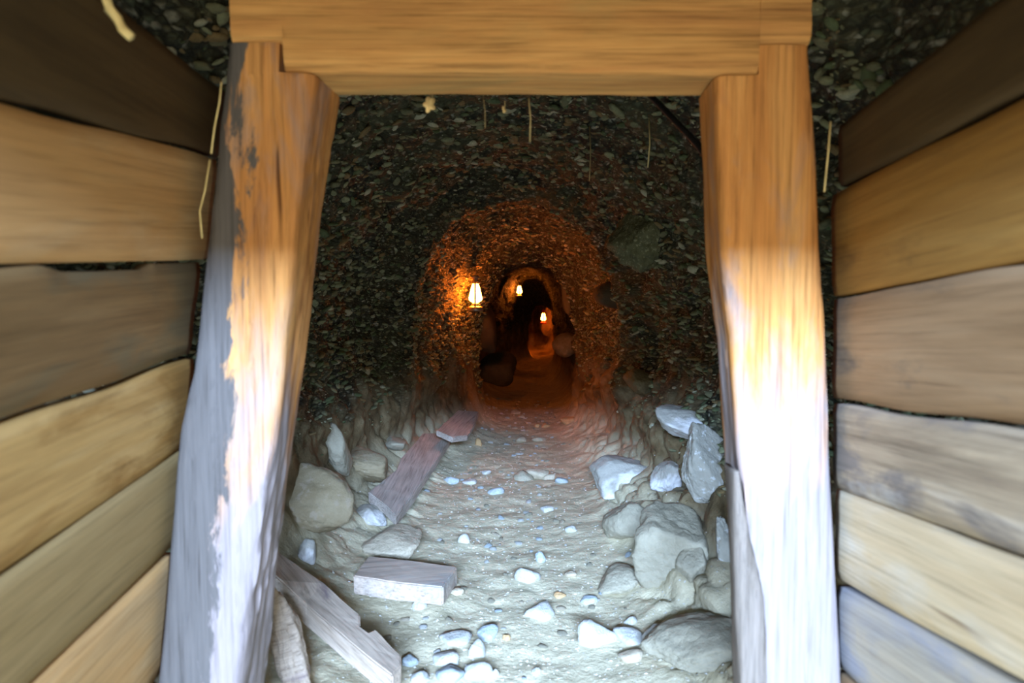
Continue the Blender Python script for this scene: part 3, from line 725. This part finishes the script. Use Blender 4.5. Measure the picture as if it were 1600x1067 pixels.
# ------------------------------------------------------------------ lanterns
def lantern(px, py, y, s, glow, label, hang, body='metal', rz=0):
    base = P(px, py, y)      # underside of the tank
    t = empty('oil_lantern', base); t.scale = (s, s, s); t.rotation_euler = (0, 0, math.radians(rz)); tag(t, label, 'lantern', 'oil lanterns hung along the tunnel')
    lathe('fuel_tank', [(.004, 0), (.060, 0), (.064, .006), (.063, .028), (.052, .038), (.02, .046), (.004, .047)], M[body], t)
    bn = lathe('burner', [(.004, .046), (.03, .047), (.034, .054), (.022, .066), (.004, .067)], M[body], t)
    lathe('wick_wheel', [(.001, 0), (.009, 0), (.009, .004), (.001, .004)], M[body], bn, 12, (.036, 0, .052))
    lathe('globe', [(.012, .067), (.034, .074), (.052, .090), (.055, .100), (.046, .14), (.034, .19), (.024, .218), (.01, .219)], glow, t)
    cp = lathe('chimney_cap', [(.004, .219), (.036, .219), (.038, .226), (.024, .234), (.022, .262), (.034, .266), (.026, .280), (.004, .288)], M[body], t)
    lathe('cap_rim', [(.03, .229), (.042, .231), (.042, .234), (.03, .234)], M[body], cp)
    for sg in (-1, 1):
        tube('side_tube', [(.046*0+sg*0, sg*.050, .03), (0, sg*.064, .07), (0, sg*.064, .18), (0, sg*.050, .235), (0, sg*.02, .262)], .007, M[body], t)
    for q in range(2):
        zz = (.10, .17)[q]; rr = (.058, .046)[q]
        tube('guard_wire', [(rr*math.cos(k*math.pi/12), rr*math.sin(k*math.pi/12), zz) for k in range(25)], .0015, M[body], t, 6)
    tube('bail_handle', [(0, .05*math.cos(k*math.pi/10), .235+.09*math.sin(k*math.pi/10)) for k in range(11)], .0022, M[body], t, 6)
    h = tube('hanging_wire', [(0, 0, .325), (.003, 0, .36), (0, 0, hang/s)], .002, M['dark'], t, 6)
    return t
lantern(743, 486, 5.9, 1.04, M['glow1'], 'nearest and largest lantern, hung before the glowing orange wall at left', .62)
lantern(811.5, 464, 11.4, .82, M['glow2'], 'middle lantern with a small square glow in the dark opening', .5)
lantern(849, 506, 16.6, 1.15, M['glow3'], 'farthest red lantern, lowest and smallest in the distance', .38, 'red')

# ------------------------------------------------------------------ small hanging things
def leaf(px, py, y, s, lobes, label, rot):
    p = P(px, py, y); n = 40; pts = []
    for k in range(n):
        a_ = 2*math.pi*k/n; r_ = s*(.62+.38*abs(math.cos(lobes*a_/2))) ; pts.append((r_*math.sin(a_)*.8, .15*s*math.cos(a_*3), -r_*math.cos(a_)))
    v = np.array(pts+[(0, .25*s, 0)]+[(q[0], q[1]+.0012, q[2]) for q in pts]+[(0, .25*s+.0012, 0)]); f = []
    for k in range(n):
        j = (k+1) % n; f += [(k, j, n), (n+1+j, n+1+k, 2*n+1), (k, n+1+k, n+1+j, j)]
    t = empty('dry_leaf', p); tag(t, label, 'leaf'); o = link('blade', mesh('blade', v, f, M['leaf']), t)
    tube('stalk', [(0, 0, s*.3), (.002, 0, s*1.1), (0, 0, s*1.9)], .0008, M['straw'], t, 5); t.rotation_euler = [math.radians(q) for q in rot]
    return t
leaf(671, 163, 1.60, .019, 5, 'lobed dry yellow leaf dangling under the lintel at left', (0, 15, 20))
leaf(788, 170, 1.62, .009, 1, 'tiny dry leaf dangling near the middle under the lintel', (0, 5, 50))
def strand(name, pts, r_, mat, label, cat):
    o = tube(name, pts, r_, M[mat], None, 6); return tag(o, label, cat)
strand('rootlet', [P(826, 152, 1.65), P(829, 185, 1.66), P(828, 222, 1.66)], .0022, 'thread', 'longest pale rootlet hanging below the middle of the lintel', 'root')
strand('rootlet', [P(755, 150, 1.65), P(758, 175, 1.66), P(758, 200, 1.66)], .0011, 'thread', 'short thin rootlet hanging below the lintel, left of the middle', 'root')
strand('rootlet', [HIT(1012, 190)+Vector((0, -.03, 0)), HIT(1012, 190)+Vector((.0, -.05, -.1)), HIT(1012, 190)+Vector((-.005, -.04, -.19))], .003, 'straw', 'rootlet hanging from the ceiling at right, near the black cable', 'root')
strand('rootlet', [HIT(920, 200)+Vector((0, -.03, 0)), HIT(920, 200)+Vector((.004, -.05, -.12)), HIT(920, 200)+Vector((0, -.04, -.25))], .003, 'thread', 'rootlet hanging from the ceiling right of the middle', 'root')
strand('cable', [P(985, 120, 2.1), P(1022, 155, 2.05), P(1052, 186, 1.95), P(1090, 226, 1.85), P(1140, 300, 1.75), P(1150, 420, 1.7)], .0085, 'dark', 'black cable slanting down under the upper right corner of the frame', 'cable')
strand('dry_vine', [P(158, -30, 1.05), P(166, -4, 1.05), P(170, 14, 1.05), P(184, 30, 1.06), P(192, 46, 1.06), P(205, 58, 1.06)], .0075, 'straw', 'pale dry vine curling over the top of the left plank wall', 'vine')
for q, (pts, lb) in enumerate([
  ([(346, 128), (343, 160), (335, 200), (330, 240)], 'straw wisp beside the top plank at the left post'),
  ([(328, 250), (320, 300), (312, 330), (316, 372)], 'straw wisp curling beside the wide tan plank'),
  ([(1298, 190), (1294, 240), (1288, 300)], 'straw wisp beside the dark top plank at the right post')]):
    strand('straw_wisp', [P(a_, b_, 1.385) for a_, b_ in pts], .0018, 'straw', lb, 'straw')
